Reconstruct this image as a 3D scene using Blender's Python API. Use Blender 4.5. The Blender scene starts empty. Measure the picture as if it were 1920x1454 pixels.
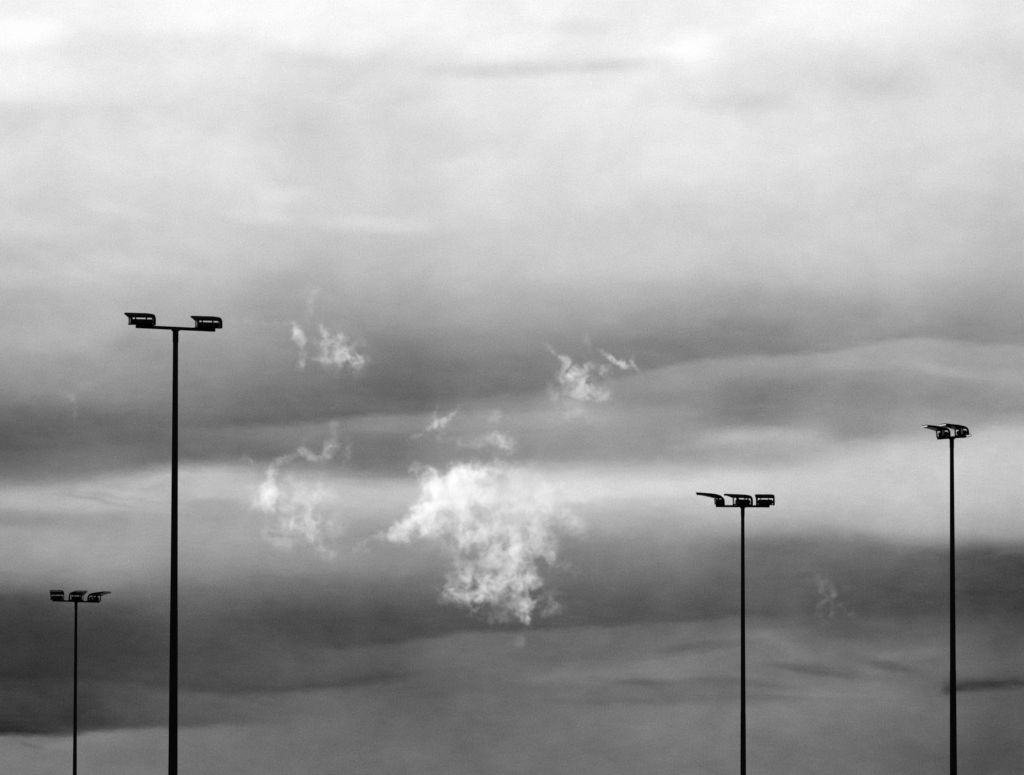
import bpy, bmesh, math, random
from mathutils import Vector, Matrix, Euler

random.seed(7)
scene = bpy.context.scene
COL = scene.collection
R = math.radians

# ------------------------------------------------------------------ camera
F = 11000.0                      # focal length in photo pixels (long tele lens)
CX, CY, HZ = 960.0, 727.0, 1640.0
PITCH = math.atan((HZ - CY) / F)
ROLL = 0.0013
CAM_Z = 1.6
cam_d = bpy.data.cameras.new("camera")
cam = bpy.data.objects.new("camera", cam_d)
COL.objects.link(cam)
cam_d.sensor_width = 36.0
cam_d.sensor_fit = 'HORIZONTAL'
cam_d.lens = F / 1920.0 * 36.0
cam_d.clip_start = 1.0
cam_d.clip_end = 60000.0
cam.matrix_world = (Matrix.Translation((0, 0, CAM_Z)) @
                    Euler((math.pi / 2 + PITCH, 0, 0)).to_matrix().to_4x4() @
                    Matrix.Rotation(ROLL, 4, 'Z'))
scene.camera = cam
CAM_R = cam.matrix_world.to_3x3()


def ray(px, py):
    d = CAM_R @ Vector(((px - CX) / F, -(py - CY) / F, -1.0))
    return d / d.y


def at(px, py, dist):
    """point on the sight line of a photo pixel, dist metres away from the camera along +Y"""
    return Vector((0, 0, CAM_Z)) + ray(px, py) * dist


# ------------------------------------------------------------------ node helpers
class NT:
    def __init__(self, tree):
        self.t = tree
        self.n = tree.nodes
        self.l = tree.links

    def put(self, sock, v):
        if isinstance(v, (int, float)):
            sock.default_value = v
        elif isinstance(v, (tuple, list, Vector)):
            sock.default_value = v
        else:
            self.l.new(v, sock)

    def m(self, op, a, b=None, c=None, clamp=False):
        nd = self.n.new('ShaderNodeMath')
        nd.operation = op
        nd.use_clamp = clamp
        self.put(nd.inputs[0], a)
        if b is not None:
            self.put(nd.inputs[1], b)
        if c is not None:
            self.put(nd.inputs[2], c)
        return nd.outputs[0]

    def vm(self, op, a, b=None, scale=None):
        nd = self.n.new('ShaderNodeVectorMath')
        nd.operation = op
        self.put(nd.inputs[0], a)
        if b is not None:
            self.put(nd.inputs[1], b)
        if scale is not None:
            self.put(nd.inputs['Scale'], scale)
        return nd.outputs['Vector']

    def mr(self, v, a, b, c=0.0, d=1.0, kind='SMOOTHSTEP'):
        nd = self.n.new('ShaderNodeMapRange')
        nd.interpolation_type = kind
        nd.clamp = True
        self.put(nd.inputs[0], v)
        self.put(nd.inputs[1], a)
        self.put(nd.inputs[2], b)
        self.put(nd.inputs[3], c)
        self.put(nd.inputs[4], d)
        return nd.outputs[0]

    def comb(self, x, y, z):
        nd = self.n.new('ShaderNodeCombineXYZ')
        self.put(nd.inputs[0], x)
        self.put(nd.inputs[1], y)
        self.put(nd.inputs[2], z)
        return nd.outputs[0]

    def noise(self, vec, scale, detail=4, rough=0.5, dist=0.0, color=False, kind='FBM'):
        nd = self.n.new('ShaderNodeTexNoise')
        nd.noise_dimensions = '3D'
        nd.noise_type = kind
        nd.normalize = True
        self.put(nd.inputs['Vector'], vec)
        nd.inputs['Scale'].default_value = scale
        nd.inputs['Detail'].default_value = detail
        nd.inputs['Roughness'].default_value = rough
        nd.inputs['Distortion'].default_value = dist
        return nd.outputs['Color' if color else 'Fac']

    def mix(self, f, a, b):
        nd = self.n.new('ShaderNodeMix')
        nd.data_type = 'FLOAT'
        self.put(nd.inputs[0], f)
        self.put(nd.inputs[2], a)
        self.put(nd.inputs[3], b)
        return nd.outputs[0]

    def curve(self, v, pts, x0, x1, y0, y1):
        """float curve through pts (x, y); x spans x0..x1 and y spans y0..y1"""
        nd = self.n.new('ShaderNodeFloatCurve')
        cm = nd.mapping
        cm.use_clip = True
        c = cm.curves[0]
        q = sorted(((p[0] - x0) / (x1 - x0), (p[1] - y0) / (y1 - y0)) for p in pts)
        q = [(min(1, max(0, a)), min(1, max(0, b))) for a, b in q]
        if q[0][0] > 0.0005:
            q.insert(0, (0.0, q[0][1]))
        if q[-1][0] < 0.9995:
            q.append((1.0, q[-1][1]))
        while len(c.points) < len(q):
            c.points.new(0.5, 0.5)
        for p, (a, b) in zip(c.points, q):
            p.location = (a, b)
            p.handle_type = 'AUTO_CLAMPED'
        cm.update()
        t = self.mr(v, x0, x1, 0.0, 1.0, 'LINEAR')
        nd.inputs['Factor'].default_value = 1.0
        self.put(nd.inputs['Value'], t)
        return self.mr(nd.outputs[0], 0.0, 1.0, y0, y1, 'LINEAR')

    def blob(self, P, x, y, z, rx, ry, rz, ang):
        """soft ellipsoid: 1 in its middle, 0 at its rim"""
        mp = self.n.new('ShaderNodeMapping')
        mp.vector_type = 'TEXTURE'
        self.put(mp.inputs['Vector'], P)
        mp.inputs['Location'].default_value = (x, y, z)
        mp.inputs['Rotation'].default_value = (0, R(ang), 0)
        mp.inputs['Scale'].default_value = (rx, ry, rz)
        g = self.n.new('ShaderNodeTexGradient')
        g.gradient_type = 'SPHERICAL'
        self.put(g.inputs[0], mp.outputs[0])
        return g.outputs['Fac']


# ------------------------------------------------------------------ the cloudy sky
# Brightness of the cloud decks by direction.  Angles are written in "tele units":
# one unit = 1/11000 rad; 960 is straight ahead, 1640 is the horizon, smaller = higher.
COLS = {
 40: "28 242,60 251,90 252,110 246,150 249,190 242,210 228,240 222,300 224,350 218,400 211,430 213,450 204,500 191,520 195,560 179,600 172,640 171,680 155,720 142,760 118,775 105,800 97,830 89,855 96,880 104,900 118,920 148,945 174,970 153,985 147,1005 158,1040 153,1080 128,1110 100,1130 76,1160 61,1200 51,1260 44,1290 54,1330 54,1372 42,1394 112,1426 118",
 200: "28 246,60 241,100 233,150 236,200 228,215 223,260 228,300 230,350 221,400 215,450 205,500 198,540 188,600 175,640 161,660 160,700 150,740 138,770 120,790 108,810 107,850 116,875 122,890 132,915 172,935 170,950 182,970 165,990 155,1040 159,1080 142,1110 115,1130 95,1160 72,1200 62,1260 60,1275 62,1295 70,1330 66,1360 62,1385 124,1400 122,1426 115",
 390: "28 251,60 245,90 236,130 239,180 230,250 226,320 227,380 218,430 208,470 203,520 190,560 182,620 165,680 146,728 131,770 118,795 107,815 117,840 111,865 116,890 176,905 186,930 184,955 163,980 164,1040 150,1080 130,1110 110,1150 92,1180 80,1220 75,1260 76,1290 71,1316 90,1340 88,1356 86,1378 108,1426 108",
 560: "28 251,80 246,130 231,200 222,280 216,340 217,400 213,450 200,490 190,530 171,580 160,640 147,700 126,740 113,780 104,790 104,808 129,825 127,850 116,875 130,905 172,930 190,960 174,1000 160,1060 140,1100 110,1140 82,1170 72,1220 78,1270 83,1286 79,1308 96,1345 98,1426 108",
 730: "28 249,60 241,110 231,150 228,250 220,330 215,400 213,425 214,450 201,490 192,530 178,570 161,620 145,670 123,700 112,740 105,772 108,792 138,805 137,820 122,850 116,885 126,915 176,932 188,960 175,1000 150,1060 140,1090 115,1130 90,1150 80,1190 76,1203 75,1220 92,1250 88,1268 82,1288 92,1340 98,1426 106",
 900: "28 244,90 239,120 233,140 228,160 237,230 232,290 223,310 230,400 220,460 205,500 195,540 185,600 165,650 141,700 121,735 113,757 128,764 130,780 150,800 150,815 141,850 138,880 152,905 190,930 208,960 192,1000 163,1060 130,1110 100,1150 82,1175 79,1198 104,1250 100,1280 98,1320 104,1426 104",
 1080: "28 243,60 239,100 240,130 226,150 239,220 236,300 228,380 222,440 210,500 200,560 175,620 150,680 129,715 125,742 144,755 150,765 154,785 164,810 151,850 150,870 170,895 200,920 214,950 194,990 160,1040 125,1080 110,1110 95,1150 86,1170 84,1190 104,1230 102,1250 112,1270 118,1290 107,1315 108,1340 112,1426 108",
 1250: "28 241,60 243,100 247,130 239,200 238,250 234,300 235,360 224,400 213,450 208,500 200,550 175,600 150,640 131,675 123,700 146,720 150,745 139,755 137,780 149,800 148,850 150,870 165,880 180,900 200,920 214,940 196,970 175,1010 150,1050 125,1100 100,1150 83,1162 81,1182 99,1220 109,1240 118,1270 120,1285 109,1310 109,1328 118,1360 121,1426 112",
 1420: "28 246,60 244,120 233,180 228,230 231,300 230,360 222,420 212,470 206,520 190,560 166,600 151,640 137,660 132,682 155,700 149,730 129,760 123,790 132,808 155,830 168,850 167,880 180,910 203,940 195,970 175,995 156,1030 112,1060 103,1100 91,1148 85,1172 100,1200 114,1240 118,1260 114,1285 106,1310 112,1340 120,1426 110",
 1600: "28 250,60 245,120 229,160 223,200 226,260 228,320 222,400 212,460 205,520 190,560 170,600 153,645 147,668 165,690 161,710 142,740 131,770 135,800 142,818 147,842 182,890 195,930 190,960 180,985 166,1022 117,1060 104,1100 89,1140 80,1160 88,1190 95,1210 107,1240 110,1255 106,1280 119,1300 121,1320 118,1426 105",
 1730: "28 242,60 237,120 227,180 224,240 226,300 222,360 215,420 207,480 200,540 185,580 166,620 150,630 147,650 165,670 165,700 160,720 147,750 141,780 150,800 158,812 162,835 191,860 199,900 200,950 190,980 180,1000 167,1038 103,1060 95,1100 81,1145 73,1160 83,1200 99,1240 105,1270 101,1320 107,1360 105,1426 95",
 1870: "28 230,70 223,120 220,180 224,230 225,290 216,350 208,420 198,480 190,540 170,590 150,625 138,640 140,662 158,690 158,705 162,730 151,760 141,785 150,795 156,816 184,840 194,880 199,930 190,970 175,1008 146,1045 82,1100 66,1140 63,1160 71,1200 82,1240 90,1270 86,1282 69,1305 86,1350 88,1426 82",
}
# cloud-deck rims: (rim height along x), (contrast along x), fade length, rim softness, side that is darker
RIMS = [
 ([(250,808),(390,806),(480,802),(560,798),(640,788),(730,781),(830,775),(1040,772),(1150,770)],
  [(250,0),(390,12),(560,24),(730,28),(900,15),(1000,10),(1100,0)], 110, 9, 'above'),
 ([(700,772),(850,752),(900,746),(1025,735),(1130,720),(1200,702),(1260,687),(1350,674),(1480,668),(1540,664),(1600,655),(1650,645),(1700,640),(1750,639),(1800,645),(1892,652)],
  [(760,0),(900,13),(1025,16),(1150,19),(1250,23),(1400,25),(1600,24),(1750,24),(1890,22)], 130, 9, 'above'),
 ([(28,1382),(100,1382),(160,1378),(220,1373),(290,1368),(360,1366),(450,1362),(560,1360)],
  [(28,68),(100,60),(180,46),(260,32),(360,22),(480,10),(600,0)], 150, 7, 'above'),
 ([(28,1279),(230,1284),(310,1297),(390,1303),(470,1305),(560,1299),(660,1286),(760,1272)],
  [(28,7),(250,12),(390,15),(560,12),(700,9),(820,0)], 70, 9, 'above'),
 ([(560,1226),(640,1218),(730,1211),(830,1195),(890,1187),(950,1187),(1050,1181),(1250,1171),(1400,1160)],
  [(540,0),(640,16),(730,19),(850,22),(950,20),(1080,20),(1250,17),(1400,12),(1520,0)], 90, 8, 'above'),
 ([(1300,1026),(1400,1014),(1480,1000),(1540,994),(1600,1003),(1640,1014),(1760,1021),(1820,1024),(1892,1030)],
  [(1280,0),(1350,9),(1450,22),(1540,30),(1600,36),(1750,38),(1890,38)], 110, 26, 'below'),
 ([(1540,834),(1620,828),(1700,825),(1790,818),(1892,803)],
  [(1500,0),(1600,20),(1730,24),(1870,20)], 110, 13, 'above'),
 ([(28,912),(150,905),(250,889),(330,878),(400,876),(480,880),(560,888),(640,893),(730,899),(820,905)],
  [(28,20),(200,28),(390,42),(560,26),(730,30),(860,0)], 80, 16, 'above'),
 ([(1080,1300),(1130,1290),(1190,1275),(1250,1279),(1330,1270),(1400,1277),(1480,1286),(1560,1298)],
  [(1060,0),(1180,13),(1350,14),(1460,11),(1590,0)], 46, 7, 'below'),
 ([(1130,1250),(1180,1245),(1250,1236),(1330,1222),(1400,1212),(1460,1208)],
  [(1120,0),(1200,8),(1330,10),(1400,8),(1480,0)], 50, 6, 'above'),
 ([(1740,1306),(1770,1303),(1800,1297),(1850,1291),(1892,1288)],
  [(1756,0),(1772,20),(1810,26),(1892,30)], 44, 8, 'above'),
]
# soft lighter (+) and darker (-) patches inside the decks: x, y, rx, ry, tilt, amount
PATCHES = [
 (520,372,60,22,0,8), (475,405,60,18,10,8), (660,424,110,16,3,9), (340,275,90,40,20,5), (235,405,90,14,12,6),
 (1305,102,60,40,0,12), (950,95,100,30,-10,9), (1100,52,60,16,0,-7), (940,134,130,14,0,-8), (1180,122,90,12,-6,-7),
 (75,66,50,30,0,6), (690,80,60,26,-15,8), (560,110,90,22,12,-7), (1380,196,130,20,2,-8), (1660,165,110,34,-8,-8),
 (900,300,90,16,-14,4), (1770,700,60,9,10,8), (110,1400,40,10,0,8), (60,1400,18,6,15,-10),
 (1660,1248,70,9,12,-12), (1490,1252,60,8,4,-9), (1545,1266,90,6,8,-9), (1500,1300,110,7,3,7), (1300,1214,80,7,-9,-10),
 (1390,1196,90,10,-8,6), (1480,1215,70,14,20,6), (1180,1278,80,8,4,-8), (1150,1318,130,9,0,-6), (1710,1226,90,10,-5,9),
 (1640,1262,50,8,10,8), (560,1292,110,6,-3,-6), (700,1277,80,9,-4,-9), (120,505,80,16,20,7), (260,505,110,20,10,6),
 (180,640,70,40,0,10), (90,640,60,50,0,6), (235,650,50,18,-15,-8), (230,928,110,7,6,12), (180,944,90,5,8,-12),
 (275,912,60,8,-20,10), (1430,820,110,16,0,9), (1330,830,80,10,-8,6), (800,600,160,40,10,4), (1840,1287,80,13,-3,-18), (1786,1297,26,9,-22,-12), (1340,1312,160,10,0,-6), (960,760,140,7,-2,5),
]


def interp(pts, x):
    pts = sorted(pts)
    if x <= pts[0][0]:
        return pts[0][1]
    for (a, b), (c, d) in zip(pts, pts[1:]):
        if x <= c:
            return b + (d - b) * (x - a) / (c - a)
    return pts[-1][1]


def sstep(t):
    t = min(1, max(0, t))
    return t * t * (3 - 2 * t)


def rim_value(rim, x, y):
    yE, A, H, w, side = rim
    d = interp(yE, x) - y if side == 'above' else y - interp(yE, x)
    return interp(A, x) * sstep((d + w * 1.1) / (w * 2.2)) * max(0, min(1, 1 - d / H))


def build_world():
    w = bpy.data.worlds.new("World")
    scene.world = w
    w.use_nodes = True
    T = NT(w.node_tree)
    T.n.clear()
    tc = T.n.new('ShaderNodeTexCoord')
    D = tc.outputs['Generated']
    sep = T.n.new('ShaderNodeSeparateXYZ')
    T.put(sep.inputs[0], D)
    az = T.m('ARCTAN2', sep.outputs[0], sep.outputs[1])
    el = T.m('ARCSINE', sep.outputs[2])
    X0 = T.m('MULTIPLY_ADD', az, F, CX)
    Y0 = T.m('MULTIPLY_ADD', el, -F, HZ)
    # stretched, curling distortion so that no deck is a straight band
    P = T.comb(T.m('MULTIPLY', X0, 0.001), 0.3, T.m('MULTIPLY', Y0, 0.001))
    Ps = T.comb(T.m('MULTIPLY', X0, 0.001), 0.7, T.m('MULTIPLY', Y0, 0.0032))
    w1 = T.noise(Ps, 3.2, 3, 0.5)
    w2 = T.noise(Ps, 11.0, 4, 0.55, 0.3)
    w4 = T.noise(Ps, 26.0, 5, 0.6, 0.2)
    w3 = T.noise(Ps, 2.1, 3, 0.5, 0.0, True)
    sw = T.n.new('ShaderNodeSeparateXYZ')
    T.put(sw.inputs[0], w3)
    Y = T.m('ADD', Y0, T.m('MULTIPLY', T.m('SUBTRACT', w1, 0.5), 22.0))
    Y = T.m('ADD', Y, T.m('MULTIPLY', T.m('SUBTRACT', w2, 0.5), 12.0))
    Xd = T.m('PINGPONG', X0, 1920.0)          # the decks go on all round the horizon
    X = T.m('ADD', Xd, T.m('MULTIPLY', T.m('SUBTRACT', sw.outputs[0], 0.5), 150.0))
    # deck profiles
    xs = sorted(COLS)
    val = None
    for i, x in enumerate(xs):
        pts = [tuple(float(q) for q in s.split()) for s in COLS[x].split(',')]
        pts = [(y, g + sum(rim_value(r, x, y) for r in RIMS)) for y, g in pts]
        c = T.curve(Y, pts, 20.0, 1440.0, 0.0, 300.0)
        val = c if val is None else T.mix(T.mr(X, float(xs[i - 1]), float(x)), val, c)
    # rims
    for yE, A, H, wd, side in RIMS:
        e = T.curve(Xd, yE, 0.0, 1920.0, 500.0, 1500.0)
        a = T.curve(Xd, A, 0.0, 1920.0, 0.0, 100.0)
        Yr = T.m('ADD', Y0, T.m('MULTIPLY', T.m('SUBTRACT', w2, 0.5), 8.0))
        Yr = T.m('ADD', Yr, T.m('MULTIPLY', T.m('SUBTRACT', w4, 0.5), 12.0))
        d = T.m('SUBTRACT', e, Yr) if side == 'above' else T.m('SUBTRACT', Yr, e)
        s = T.mr(d, -wd * 1.1, wd * 1.1)
        f = T.mr(d, 0.0, float(H), 1.0, 0.0, 'LINEAR')
        a = T.m('MULTIPLY', a, T.m('MULTIPLY_ADD', w2, 0.9, 0.55))
        val = T.m('SUBTRACT', val, T.m('MULTIPLY', T.m('MULTIPLY', s, f), a))
    # patches
    wp = T.noise(Ps, 7.0, 3, 0.6, 0.0, True)
    Pp = T.vm('ADD', T.comb(X0, 0.0, T.m('MULTIPLY', Y0, -1.0)),
              T.vm('MULTIPLY', T.vm('SUBTRACT', wp, (0.5, 0.5, 0.5)), (70.0, 0.0, 26.0)))
    for x, y, rx, ry, an, am in PATCHES:
        b = T.blob(Pp, x, 0, -y, rx * 1.5, 100.0, ry * 1.5, an)
        val = T.m('MULTIPLY_ADD', T.mr(b, 0.0, 0.9), float(am), val)
    # vapour mottling, fine streaks, and the very fine grain of far cloud
    Pm = T.comb(T.m('MULTIPLY', X0, 0.001), 0.9, T.m('MULTIPLY', Y0, 0.0013))
    n1 = T.noise(Ps, 6.0, 6, 0.55, 0.4)
    n2 = T.noise(Pm, 7.0, 7, 0.6, 0.5)
    n4 = T.noise(Pm, 24.0, 5, 0.62, 0.3)
    n3 = T.noise(P, 300.0, 2, 0.8)
    val = T.m('MULTIPLY_ADD', T.m('SUBTRACT', n1, 0.5), T.mr(Y0, 420.0, 760.0, 9.0, 15.0), val)
    val = T.m('MULTIPLY_ADD', T.m('SUBTRACT', n2, 0.5), 26.0, val)
    val = T.m('MULTIPLY_ADD', T.m('SUBTRACT', n4, 0.5), 12.0, val)
    val = T.m('MULTIPLY_ADD', T.m('SUBTRACT', n3, 0.5), 48.0, val)
    val = T.m('MULTIPLY_ADD', T.m('SUBTRACT', w4, 0.5), T.mr(Y0, 480.0, 800.0, 3.0, 13.0), val)
    val = T.m('SUBTRACT', val, T.m('MULTIPLY', T.mr(Y0, 50.0, 130.0), T.mr(Y0, 520.0, 420.0, 0.0, 4.5)))
    # unseen sky behind the camera, brightened to light the visor strips
    val = T.m('ADD', val, T.mr(T.m('ABSOLUTE', az), 0.9, 1.8, 0.0, 90.0))
    # high overhead the overcast is lumpier and a little greyer
    n5 = T.noise(P, 0.45, 7, 0.58, 0.4)
    up = T.mr(Y0, 0.0, -2500.0)
    val = T.m('ADD', val, T.m('MULTIPLY', up, T.m('MULTIPLY_ADD', T.m('SUBTRACT', n5, 0.5), 130.0, -28.0)))
    g = T.m('MULTIPLY', val, 1.0 / 255.0, clamp=True)
    lin = T.m('POWER', g, 2.2)
    col = T.comb(lin, lin, lin)
    # the little clear sky there is: physical sky, seen in black and white
    sky = T.n.new('ShaderNodeTexSky')
    sky.sky_type = 'NISHITA'
    sky.sun_disc = False
    sky.sun_elevation = SUN_EL
    sky.sun_rotation = SUN_AZ
    bw = T.n.new('ShaderNodeRGBToBW')
    T.put(bw.inputs[0], sky.outputs[0])
    b1 = T.n.new('ShaderNodeBackground')
    T.put(b1.inputs['Color'], bw.outputs[0])
    b1.inputs['Strength'].default_value = 0.06
    b2 = T.n.new('ShaderNodeBackground')
    T.put(b2.inputs['Color'], col)
    b2.inputs['Strength'].default_value = 1.0
    mx = T.n.new('ShaderNodeMixShader')
    mx.inputs[0].default_value = 0.98
    T.l.new(b1.outputs[0], mx.inputs[1])
    T.l.new(b2.outputs[0], mx.inputs[2])
    out = T.n.new('ShaderNodeOutputWorld')
    T.l.new(mx.outputs[0], out.inputs['Surface'])
    w.cycles.sampling_method = 'MANUAL'
    w.cycles.sample_map_resolution = 512


# ------------------------------------------------------------------ sun
SUN_EL = R(25.0)
SUN_AZ = R(-42.0)        # ahead and to the left, above the frame
sun_d = bpy.data.lights.new("sun", 'SUN')
sun_d.energy = 5.0
sun_d.angle = R(0.5)
sun_d.color = (1.0, 1.0, 1.0)     # the photograph is black and white
sun = bpy.data.objects.new("sun", sun_d)
COL.objects.link(sun)
sdir = Vector((math.sin(SUN_AZ) * math.cos(SUN_EL), math.cos(SUN_AZ) * math.cos(SUN_EL), math.sin(SUN_EL)))
sun.rotation_euler = (-sdir).to_track_quat('-Z', 'Y').to_euler()
sun.location = sdir * 200

build_world()


# ------------------------------------------------------------------ materials
def mat_paint(name, base, rough, metal=0.0, spec=0.3, vary=0.3, scale=9.0):
    m = bpy.data.materials.new(name)
    m.use_nodes = True
    T = NT(m.node_tree)
    b = T.n['Principled BSDF']
    tc = T.n.new('ShaderNodeTexCoord')
    n = T.noise(tc.outputs['Object'], scale, 5, 0.6)
    n2 = T.noise(tc.outputs['Object'], scale * 7, 3, 0.6)
    f = T.m('MULTIPLY_ADD', T.m('SUBTRACT', n, 0.5), vary * 2, 1.0)
    v = T.m('MULTIPLY', f, base)
    T.put(b.inputs['Base Color'], T.comb(v, v, v))
    T.put(b.inputs['Roughness'], T.m('MULTIPLY_ADD', T.m('SUBTRACT', n2, 0.5), 0.3, rough))
    b.inputs['Metallic'].default_value = metal
    b.inputs['Specular IOR Level'].default_value = spec
    return m


M_POLE = mat_paint("pole_paint", 0.004, 0.85, 0.0, 0.0)
M_BODY = mat_paint("housing_paint", 0.004, 0.85, 0.0, 0.0)
M_VISOR_LIT = mat_paint("bare_aluminium", 0.5, 0.65, 1.0, 0.5, 0.1)  # paler copy of the visor metal, reflected light put into its colour
M_STRUT = mat_paint("weathered_metal", 0.10, 0.5, 0.9, 0.4, 0.3)
M_CABLE = mat_paint("cable_rubber", 0.01, 0.6)
M_GLASS = mat_paint("lamp_glass", 0.03, 0.12, 0.0, 0.5, 0.1)


def mat_ground():
    m = bpy.data.materials.new("ground_grass")
    m.use_nodes = True
    T = NT(m.node_tree)
    b = T.n['Principled BSDF']
    tc = T.n.new('ShaderNodeTexCoord')
    n = T.noise(tc.outputs['Object'], 0.05, 6, 0.6)
    n2 = T.noise(tc.outputs['Object'], 6.0, 5, 0.7)
    v = T.m('MULTIPLY_ADD', n, 0.03, T.m('MULTIPLY', n2, 0.03))
    T.put(b.inputs['Base Color'], T.comb(v, v, v))
    b.inputs['Roughness'].default_value = 0.95
    b.inputs['Specular IOR Level'].default_value = 0.1
    return m


# ------------------------------------------------------------------ mesh helpers
def link(name, bm, mat, parent=None, loc=(0, 0, 0), smooth=False):
    me = bpy.data.meshes.new(name)
    bmesh.ops.recalc_face_normals(bm, faces=bm.faces)
    bm.to_mesh(me)
    bm.free()
    me.materials.append(mat)
    if smooth:
        for p in me.polygons:
            p.use_smooth = True
    o = bpy.data.objects.new(name, me)
    COL.objects.link(o)
    o.parent = parent
    o.location = loc
    return o


def box(bm, x0, x1, y0, y1, z0, z1, bev=0.0):
    r = bmesh.ops.create_cube(bm, size=1.0)
    vs = r['verts']
    for v in vs:
        v.co = Vector((x0 if v.co.x < 0 else x1, y0 if v.co.y < 0 else y1, z0 if v.co.z < 0 else z1))
    if bev:
        es = list({e for v in vs for e in v.link_edges})
        bmesh.ops.bevel(bm, geom=es, offset=bev, segments=2, affect='EDGES')


def prism(bm, prof, x0, x1, t0=1.0, bev=0.0):
    """profile in (y, z) extruded along x from x0 to x1; t0 = function of y giving the half-width factor"""
    L = [bm.verts.new((x0 * t0(y), y, z)) for y, z in prof]
    Q = [bm.verts.new((x1 * t0(y), y, z)) for y, z in prof]
    n = len(prof)
    fs = [bm.faces.new(L), bm.faces.new(Q[::-1])]
    for i in range(n):
        fs.append(bm.faces.new((L[i], Q[i], Q[(i + 1) % n], L[(i + 1) % n])))
    if bev:
        es = list({e for f in fs[:2] for e in f.edges})
        bmesh.ops.bevel(bm, geom=es, offset=bev, segments=2, affect='EDGES')


def lathe(bm, rings, seg=24):
    prev = None
    for z, r in rings:
        cur = [bm.verts.new((r * math.cos(2 * math.pi * i / seg), r * math.sin(2 * math.pi * i / seg), z)) for i in range(seg)]
        if prev:
            for i in range(seg):
                bm.faces.new((prev[i], prev[(i + 1) % seg], cur[(i + 1) % seg], cur[i]))
        else:
            bm.faces.new(cur[::-1])
        prev = cur
    bm.faces.new(prev)


def tube(bm, pts, r, seg=8):
    prev = None
    for i, p in enumerate(pts):
        p = Vector(p)
        d = (Vector(pts[min(i + 1, len(pts) - 1)]) - Vector(pts[max(i - 1, 0)])).normalized()
        u = d.cross(Vector((0.3, 0.2, 1)).normalized()).normalized()
        v = d.cross(u)
        cur = [bm.verts.new(p + u * r * math.cos(2 * math.pi * k / seg) + v * r * math.sin(2 * math.pi * k / seg)) for k in range(seg)]
        if prev:
            for k in range(seg):
                bm.faces.new((prev[k], prev[(k + 1) % seg], cur[(k + 1) % seg], cur[k]))
        else:
            bm.faces.new(cur[::-1])
        prev = cur
    bm.faces.new(prev)


def empty(name, loc, rz=0.0, parent=None):
    o = bpy.data.objects.new(name, None)
    COL.objects.link(o)
    o.location = loc
    o.rotation_euler = (0, 0, rz)
    o.parent = parent
    o.empty_display_size = 0.3
    return o


# ------------------------------------------------------------------ floodlight (faces local +Y)
def make_floodlight():
    f = empty("floodlight", (0, 0, 0))
    # bracket: on each side a rear strap that bends over into the housing, joined by a foot bar
    bm = bmesh.new()
    for q in (-1, 1):
        x0, x1 = sorted((0.292 * q, 0.35 * q))
        strap = [(-0.225, 0.0), (-0.14, 0.0), (-0.142, 0.17), (-0.125, 0.225), (-0.085, 0.262), (-0.05, 0.275), (-0.05, 0.366), (-0.12, 0.338), (-0.175, 0.29), (-0.21, 0.23), (-0.225, 0.15)]
        prism(bm, strap, x0, x1, lambda y: 1.0)
        prism(bm, [(-0.139, 0.0), (0.13, 0.0), (0.13, 0.045), (-0.139, 0.045)], x0, x1, lambda y: 1.0)
    box(bm, -0.291, 0.291, -0.07, 0.07, 0.001, 0.03)
    link("bracket", bm, M_BODY, f)
    # slim bare-metal struts in front
    for q in (-1, 1):
        bm = bmesh.new()
        x0, x1 = sorted((0.308 * q, 0.348 * q))
        prism(bm, [(0.07, 0.046), (0.128, 0.046), (0.15, 0.278), (0.085, 0.268)], x0, x1, lambda y: 1.0)
        link("strut", bm, M_STRUT, f)
    # control gear box with cooling fins, between the straps
    bm = bmesh.new()
    box(bm, -0.288, 0.288, -0.165, 0.08, 0.032, 0.205, 0.03)
    for k in range(8):
        y = -0.13 + k * 0.025
        box(bm, -0.24, 0.24, y - 0.004, y + 0.004, 0.203, 0.213)
    link("gear_box", bm, M_BODY, f)
    # flat wedge-shaped lamp housing: rounded back, thin lip in front
    wid = lambda y: 1.0 if y < 0.2 else 1.0 - 0.10 * (y - 0.2) / 0.65
    prof = [(-0.125, 0.272), (-0.135, 0.30), (-0.11, 0.338), (-0.04, 0.372), (0.06, 0.395), (0.20, 0.415), (0.34, 0.43), (0.46, 0.438),
            (0.60, 0.447), (0.72, 0.455), (0.79, 0.458), (0.80, 0.45), (0.80, 0.405), (0.79, 0.398), (0.66, 0.385), (0.48, 0.35), (0.30, 0.305), (0.16, 0.272), (0.0, 0.262), (-0.1, 0.262)]
    bm = bmesh.new()
    prism(bm, prof, -0.352, 0.352, wid, 0.0)
    lid = [(-0.10, 0.352), (0.06, 0.402), (0.24, 0.428), (0.70, 0.466), (0.85, 0.474), (0.85, 0.460), (0.72, 0.452), (0.2, 0.40)]
    for x0, x1 in ((-0.31, -0.03), (0.03, 0.31)):              # two lid plates with a seam between them
        prism(bm, lid, x0, x1, wid)
    link("lamp_housing", bm, M_BODY, f)
    # glass on the underside
    bm = bmesh.new()
    gp = [(0.22, 0.284), (0.48, 0.347), (0.68, 0.386), (0.682, 0.380), (0.482, 0.341), (0.222, 0.278)]
    prism(bm, gp, -0.29, 0.29, wid)
    link("glass", bm, M_GLASS, f)
    # bare metal visor lip along the front edge
    bm = bmesh.new()
    vp = [(0.802, 0.396), (0.83, 0.392), (0.835, 0.452), (0.802, 0.455)]
    prism(bm, vp, -0.30, 0.30, lambda y: 1.0)
    link("visor", bm, M_STRUT, f)
    # two hinge clips between gear box and housing
    for q in (-0.17, 0.13):
        bm = bmesh.new()
        prism(bm, [(-0.05, 0.203), (0.02, 0.203), (0.05, 0.266), (-0.01, 0.266)], q - 0.014, q + 0.014, lambda y: 1.0)
        link("hinge", bm, M_BODY, f)
    return f


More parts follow.
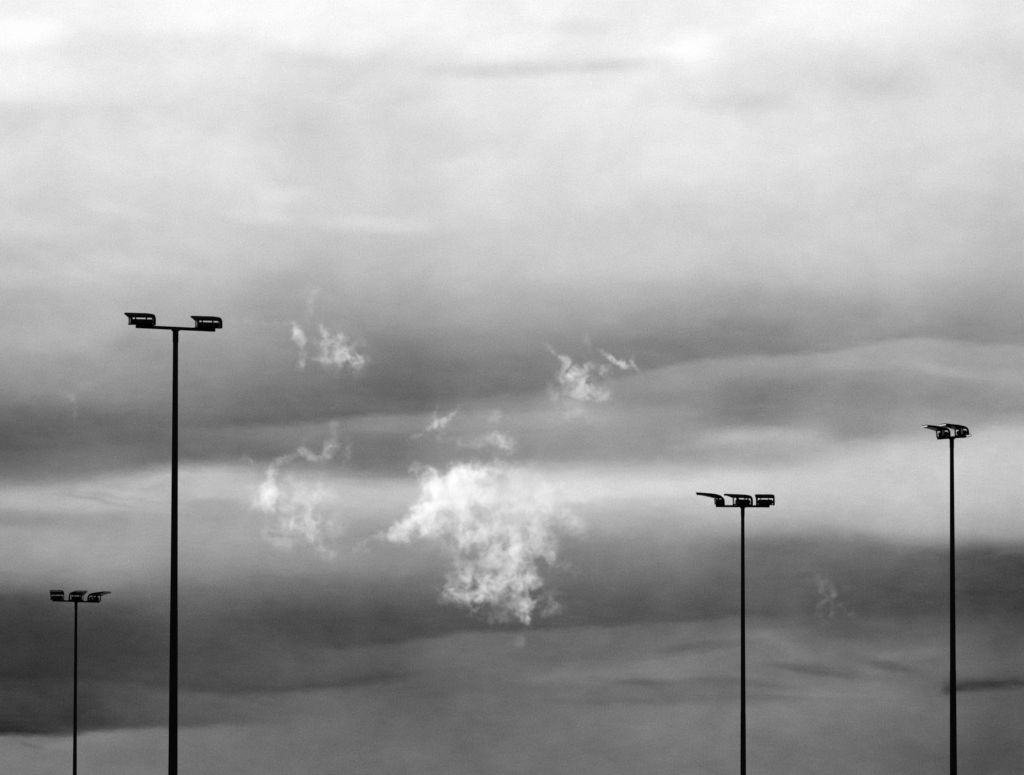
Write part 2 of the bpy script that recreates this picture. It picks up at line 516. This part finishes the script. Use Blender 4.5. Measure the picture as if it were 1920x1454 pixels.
def copy_tree(o, parent):
    c = o.copy()
    COL.objects.link(c)
    c.parent = parent
    for ch in o.children:
        copy_tree(ch, c)
    return c


# ------------------------------------------------------------------ masts
ground_bm = bmesh.new()
bmesh.ops.create_grid(ground_bm, x_segments=40, y_segments=40, size=9000)
ground = link("ground", ground_bm, mat_ground())
ground['kind'] = 'structure'

proto_lamp = None
GROUP = "floodlight masts against the cloudy sky"


def mast(tip, scale, arm_yaw, arm_len, lamps, top_d, base_px, label, joint=None, cable=False, size=1.0, flat=1.0, tilt=0.0, lit_visor=False):
    """tip: photo pixel of the pole top; scale: pixels per metre; lamps: (offset along the arm, heading)
    heading 0 = aimed at the camera, +90 = aimed to the right of the picture"""
    global proto_lamp
    dist = F / scale
    P = at(tip[0], tip[1], dist)
    H = P.z
    root = empty("floodlight_mast", (P.x, P.y, 0.0), 0.0)
    root['label'] = label
    root['category'] = "floodlight mast"
    root['group'] = GROUP
    # tapered steel pole, two sections with a slip joint
    r_top = top_d / scale / 2
    # width grows linearly down to the photo's lower edge and on to the ground
    zl = CAM_Z + (HZ - 1425.0) / scale
    slope = (base_px / scale / 2 - r_top) / (H - zl)
    rad = lambda z: r_top + (H - z) * slope
    zj = CAM_Z + (HZ - joint) / scale if joint else H * 0.5
    bm = bmesh.new()
    lathe(bm, [(0.0, rad(0)), (zj - 0.02, rad(zj)), (zj, rad(zj) - 0.004), (H - 0.05, rad(H))], 28)
    link("pole", bm, M_POLE, root, smooth=False)
    bm = bmesh.new()
    lathe(bm, [(H - 0.36, r_top * 1.14), (H - 0.045, r_top * 1.14), (H - 0.045, r_top * 1.6), (H - 0.015, r_top * 1.6)], 28)
    link("collar", bm, M_POLE, root)
    # square cross arm
    bm = bmesh.new()
    box(bm, -arm_len / 2, arm_len / 2, -0.05, 0.05, -0.085, 0.0, 0.006)
    arm = link("cross_arm", bm, M_POLE, root, (0, 0, H + 0.07))
    arm.rotation_euler = (0, 0, arm_yaw)
    c, s = math.cos(arm_yaw), math.sin(arm_yaw)
    for off, head in lamps:
        if proto_lamp is None:
            proto_lamp = make_floodlight()
            f = proto_lamp
            f.parent = root
        else:
            f = copy_tree(proto_lamp, root)
        f.location = (off * c, off * s, H + 0.071)
        f.rotation_euler = (R(tilt), 0, R(180 + head))
        f.scale = (size, size, size * flat)
        if lit_visor:
            for ch in f.children:
                if ch.name.startswith("visor"):
                    ch.data = ch.data.copy()
                    ch.data.materials[0] = M_VISOR_LIT  # paler metal stands in for the light these visors reflect
                    ch['label'] = "pale bare-metal visor strip"
    if cable:
        off = lamps[-1][0]
        bm = bmesh.new()
        pts = []
        for k in range(15):
            t = k / 14
            pts.append((0.20 + 0.20 * math.sin(t * math.pi), -0.05, 0.16 - 0.22 * t - 0.05 * math.sin(t * math.pi * 1.0)))
        pts += [(0.12, -0.05, -0.085), (0.0, -0.05, -0.085)]
        tube(bm, pts, 0.011)
        link("cable", bm, M_CABLE, f if False else root, (off * c, off * s, H + 0.071))
    return root


mast((329.3, 618), 69, R(27), 2.34, [(-1.01, -164), (0.97, -164)], 9.8, 17.4,
     "tallest black mast, nearest of all, with two floodlights set far apart on its cross arm", joint=1147, flat=0.77, tilt=3.5)
mast((142.6, 1129), 36.6, R(33), 2.72, [(-1.10, 0), (0.02, 24), (1.10, 55)], 5.1, 7.6,
     "smallest and farthest black mast, its three floodlights aimed towards us and to the right")
mast((1392.6, 951), 49.3, R(4), 2.06, [(-0.93, -96), (-0.02, -150), (0.86, -177)], 6.6, 10.5,
     "black mast with three floodlights, the outer one tilted sideways like a long thin blade")
mast((1784.6, 822), 50, R(-48), 1.45, [(-0.49, -70), (0.47, -70)], 7.5, 13.4,
     "black mast by the right edge with two floodlights close together and a loose cable loop", joint=1258, cable=True, size=0.9, lit_visor=True)


# ------------------------------------------------------------------ torn clouds: real volumes hanging in front of the decks
def cloud(label, blobs, dist, gain, name="torn_cloud", seed=0.0, soft=0.42, e_lo=0.5, e_k=-0.22, fine=1.0, warp=44.0, texw=1.0, fray=26.0, cat="cloud"):
    """blobs: (x, y, rx, ry, tilt, strength) in photo pixels at that distance"""
    k = dist / F
    xs = [b[0] for b in blobs]
    ys = [b[1] for b in blobs]
    cx, cy = (min(xs) + max(xs)) / 2, (min(ys) + max(ys)) / 2
    loc = at(cx, cy, dist)
    # hull: union of the swollen blobs
    bm = bmesh.new()
    for x, y, rx, ry, an, am in blobs:
        rz = depth_of(rx, ry)
        r = bmesh.ops.create_icosphere(bm, subdivisions=2, radius=1.0)
        mt = (Matrix.Translation(((x - cx) * k, 0, -(y - cy) * k)) @ Matrix.Rotation(R(an), 4, 'Y') @
              Matrix.Diagonal(((rx * 1.0 + 11) * k, (rz * 1.0 + 7) * k, (ry * 1.0 + 11) * k, 1)))
        bmesh.ops.transform(bm, matrix=mt, verts=r['verts'])
    me = bpy.data.meshes.new(name + "_hull")
    bm.to_mesh(me)
    bm.free()
    tmp = bpy.data.objects.new(name, me)
    COL.objects.link(tmp)
    md = tmp.modifiers.new("union", 'REMESH')
    md.mode = 'VOXEL'
    md.voxel_size = 4.5 * k
    dg = bpy.context.evaluated_depsgraph_get()
    dg.update()
    me2 = bpy.data.meshes.new_from_object(tmp.evaluated_get(dg))
    me2.name = name
    tmp.modifiers.clear()
    tmp.data = me2
    bpy.data.meshes.remove(me)
    tmp.location = loc
    tmp['label'] = label
    tmp['category'] = cat
    m = bpy.data.materials.new(name + "_vapour")
    m.use_nodes = True
    T = NT(m.node_tree)
    T.n.clear()
    tc = T.n.new('ShaderNodeTexCoord')
    P = T.vm('SCALE', tc.outputs['Object'], scale=1.0 / k)          # back to picture-sized units
    Pn = T.vm('ADD', T.vm('MULTIPLY', P, (1.0, 0.14, 1.0)), (seed * 37.1, seed * 11.3, seed * 23.7))
    wn = T.noise(Pn, 0.022 * fine, 5, 0.56, 0.0, True)
    Pw = T.vm('ADD', P, T.vm('MULTIPLY', T.vm('SUBTRACT', wn, (0.5, 0.5, 0.5)), (warp, 8.0, warp)))
    fn = T.noise(Pn, 0.085 * fine, 4, 0.6, 0.0, True)                 # frayed rims
    Pw = T.vm('ADD', Pw, T.vm('MULTIPLY', T.vm('SUBTRACT', fn, (0.5, 0.5, 0.5)), (fray, 4.0, fray)))
    shape = None
    for x, y, rx, ry, an, am in blobs:
        b = T.blob(Pw, x - cx, 0, -(y - cy), rx, depth_of(rx, ry), ry, an)
        shape = T.m('MULTIPLY', b, am) if shape is None else T.m('MULTIPLY_ADD', b, am, shape)
    n = T.noise(T.vm('ADD', Pn, T.vm('SCALE', wn, scale=34.0 / fine)), 0.026 * fine, 8, 0.62, 0.0)
    tex = T.m('MULTIPLY_ADD', T.m('SUBTRACT', n, 0.5), texw, 0.5)
    for sc_, wt, wp_ in ((0.016, 0.09, 60.0), (0.04, 0.05, 42.0)):       # curling filaments
        rg = T.noise(T.vm('ADD', Pn, T.vm('SCALE', wn, scale=wp_ / fine)), sc_ * fine, 4, 0.55, 0.0)
        ridge = T.m('SUBTRACT', 1.0, T.m('MULTIPLY', T.m('ABSOLUTE', T.m('SUBTRACT', rg, 0.5)), 6.0), clamp=True)
        tex = T.m('MULTIPLY_ADD', T.m('SUBTRACT', ridge, 0.3), wt * texw, tex)
    S = T.m('MINIMUM', shape, 1.3)
    e0 = T.m('MULTIPLY_ADD', T.m('MINIMUM', S, 1.0), e_k, e_lo)
    d = T.mr(T.m('SUBTRACT', tex, e0), 0.0, soft)
    d = T.m('MULTIPLY', d, T.m('POWER', S, 1.1))
    big = T.noise(Pn, 0.011 * fine, 2, 0.5, 0.3)                      # thicker and thinner stretches
    d = T.m('MULTIPLY', d, T.mr(big, 0.3, 0.7, 0.55, 1.45))
    d = T.m('MULTIPLY', d, gain / (100 * k))
    pv = T.n.new('ShaderNodeVolumePrincipled')
    pv.inputs['Color'].default_value = (0.99, 0.99, 0.99, 1)
    pv.inputs['Anisotropy'].default_value = 0.5
    T.put(pv.inputs['Density'], d)
    out = T.n.new('ShaderNodeOutputMaterial')
    T.l.new(pv.outputs[0], out.inputs['Volume'])
    tmp.data.materials.clear()
    tmp.data.materials.append(m)
    return tmp


def depth_of(rx, ry):
    return 0.7 * min(rx, ry) + 6.0


CG = "small torn clouds drifting in front of the grey cloud decks"
cl = []
cl.append(cloud("large brilliant white torn cloud in the middle of the sky, trailing down to a point", [
    (850, 922, 96, 60, -6, 0.8), (872, 905, 74, 48, 0, 0.45), (815, 942, 72, 42, -25, 0.5), (770, 982, 70, 32, -35, 0.75), (728, 1003, 50, 18, -30, 0.6),
    (690, 1020, 50, 15, -18, 0.45), (800, 985, 85, 34, -5, 0.55), (793, 892, 40, 26, 20, 0.6), (776, 880, 16, 26, -20, 0.5), (905, 885, 78, 32, 8, 0.55),
    (970, 885, 84, 30, 18, 0.5), (1040, 920, 110, 36, 4, 0.36), (970, 945, 130, 60, 0, 0.34), (1050, 965, 95, 54, 12, 0.2), (1090, 992, 34, 22, 0, 0.24),
    (900, 1000, 110, 48, 8, 0.55), (825, 1030, 75, 28, 40, 0.5), (900, 1040, 75, 56, 30, 0.4), (955, 1068, 72, 54, 15, 0.48), (885, 1090, 48, 58, 10, 0.42),
    (925, 1110, 70, 46, 0, 0.3), (895, 1130, 38, 36, 0, 0.45), (990, 1120, 38, 62, 12, 0.5), (985, 1155, 26, 30, -15, 0.6), (1030, 1130, 36, 32, 0, 0.5),
    (1045, 1055, 72, 20, 22, 0.45), (1000, 1020, 80, 56, 0, 0.3), (968, 1198, 38, 16, -35, 0.35), (935, 1162, 54, 18, 5, 0.35), (850, 1100, 40, 40, 40, 0.25), (930, 955, 210, 105, 8, 0.16), (930, 1080, 120, 110, 10, 0.14), (765, 985, 80, 34, -33, 0.25), (1060, 930, 90, 30, 0, 0.2)],
    2600, 3.9, seed=1.0, soft=0.44, e_lo=0.44, e_k=-0.19, texw=0.88, warp=52.0))
SM = dict(soft=0.36, e_lo=0.45, e_k=-0.17, warp=20.0, texw=0.8, fray=14.0)
cl.append(cloud("white torn cloud left of the brightest one, its top curled like an arch", [
    (508, 886, 22, 20, -60, 0.5), (522, 868, 26, 17, -42, 0.6), (542, 853, 34, 17, -28, 0.65), (562, 843, 20, 16, -20, 0.5), (580, 854, 34, 15, 26, 0.55), (606, 858, 36, 14, 5, 0.5),
    (622, 842, 22, 28, 0, 0.5), (650, 857, 13, 32, 18, 0.5), (656, 828, 14, 20, 0, 0.25), (506, 905, 26, 40, 0, 0.32), (494, 934, 54, 44, 0, 0.5),
    (560, 925, 95, 50, 0, 0.36), (540, 975, 66, 64, 10, 0.34), (578, 996, 34, 26, 0, 0.36), (610, 975, 60, 56, 30, 0.24), (478, 864, 50, 14, 5, 0.3),
    (629, 790, 15, 66, 2, 0.24), (600, 815, 60, 22, -5, 0.17), (600, 1030, 70, 30, 30, 0.22), (535, 1010, 34, 46, 0, 0.25), (560, 890, 70, 30, 0, 0.12)],
    2500, 4.2, seed=2.0, fine=1.35, **SM))
cl.append(cloud("wispy white cloud pair high between the tallest mast and the middle of the sky", [
    (556, 620, 17, 22, -25, 0.75), (568, 636, 30, 18, 20, 0.75), (568, 664, 12, 40, -4, 0.65), (564, 686, 13, 16, 20, 0.35),
    (606, 622, 10, 26, -30, 0.5), (628, 640, 34, 26, 0, 0.55), (648, 633, 30, 14, 10, 0.4), (655, 674, 34, 30, 30, 0.6), (640, 655, 80, 60, 40, 0.2),
    (620, 676, 28, 22, 0, 0.35), (692, 676, 36, 14, 25, 0.3), (584, 560, 22, 70, 10, 0.3), (592, 541, 18, 12, 20, 0.35), (590, 673, 26, 10, -5, 0.3),
    (505, 605, 90, 13, 2, 0.3), (500, 579, 26, 6, 0, 0.14), (538, 742, 28, 9, 20, 0.3), (634, 705, 14, 24, 10, 0.2)],
    2700, 3.8, seed=3.0, fine=1.6, **SM))
cl.append(cloud("forked wispy cloud with a bright slanting streak, upper right of the brightest cloud", [
    (1036, 657, 24, 9, 35, 0.6), (1054, 671, 26, 11, 42, 0.65), (1074, 697, 42, 18, 48, 0.6), (1095, 716, 38, 22, 40, 0.6),
    (1108, 738, 52, 22, 10, 0.75), (1122, 704, 40, 11, -42, 0.5), (1110, 690, 50, 14, 10, 0.35), (1148, 672, 46, 8, 36, 0.9),
    (1172, 691, 26, 11, 42, 1.0), (1186, 681, 9, 24, 8, 0.5), (1193, 690, 16, 7, 50, 0.4), (1100, 644, 10, 26, -25, 0.5), (1040, 746, 12, 20, 0, 0.5),
    (1070, 778, 66, 32, 0, 0.28), (1055, 720, 46, 60, 10, 0.28), (1100, 710, 70, 60, 30, 0.2)],
    2800, 3.6, seed=4.0, fine=1.7, **SM))
cl.append(cloud("thin star-shaped shred of cloud just above the brightest cloud's left shoulder", [
    (812, 800, 50, 10, -28, 0.5), (819, 780, 8, 46, 5, 0.55), (794, 809, 42, 8, -30, 0.5), (827, 822, 9, 42, -15, 0.45), (840, 786, 42, 9, -45, 0.5), (815, 800, 40, 34, 0, 0.18)],
    2450, 4.0, seed=5.0, fine=2.0, **SM))
cl.append(cloud("soft ragged puff right above the top of the brightest cloud", [
    (925, 800, 22, 44, -10, 0.35), (915, 830, 60, 30, 5, 0.42), (948, 828, 42, 30, 20, 0.5), (866, 832, 44, 14, 10, 0.35), (932, 780, 20, 24, 0, 0.3), (960, 842, 30, 14, 15, 0.3)],
    2650, 3.2, seed=6.0, fine=1.5, **SM))
cl.append(cloud("faint thread-like wisp low between the two right masts", [
    (1538, 1118, 16, 52, -8, 0.4), (1572, 1118, 62, 12, 48, 0.45), (1594, 1148, 36, 9, 45, 0.35), (1545, 1160, 56, 14, -38, 0.28), (1555, 1125, 60, 60, 0, 0.12)],
    2900, 1.5, seed=7.0, fine=2.0, **SM))
cl.append(cloud("faint small wisp left of the tallest mast", [
    (124, 742, 36, 11, 20, 0.4), (140, 758, 11, 34, -5, 0.45), (140, 790, 9, 26, 5, 0.25)],
    2750, 1.4, seed=8.0, fine=2.0, **SM))
for c in cl:
    c['group'] = CG

# ------------------------------------------------------------------ render settings
scene.render.engine = 'CYCLES'
cy = scene.cycles
cy.volume_step_rate = 0.35
cy.volume_max_steps = 512
cy.volume_bounces = 4
cy.max_bounces = 6
cy.use_denoising = True
vs = scene.view_settings
vs.view_transform = 'Standard'
vs.look = 'None'
vs.exposure = 0.0
vs.gamma = 1.0
vs.use_curve_mapping = False
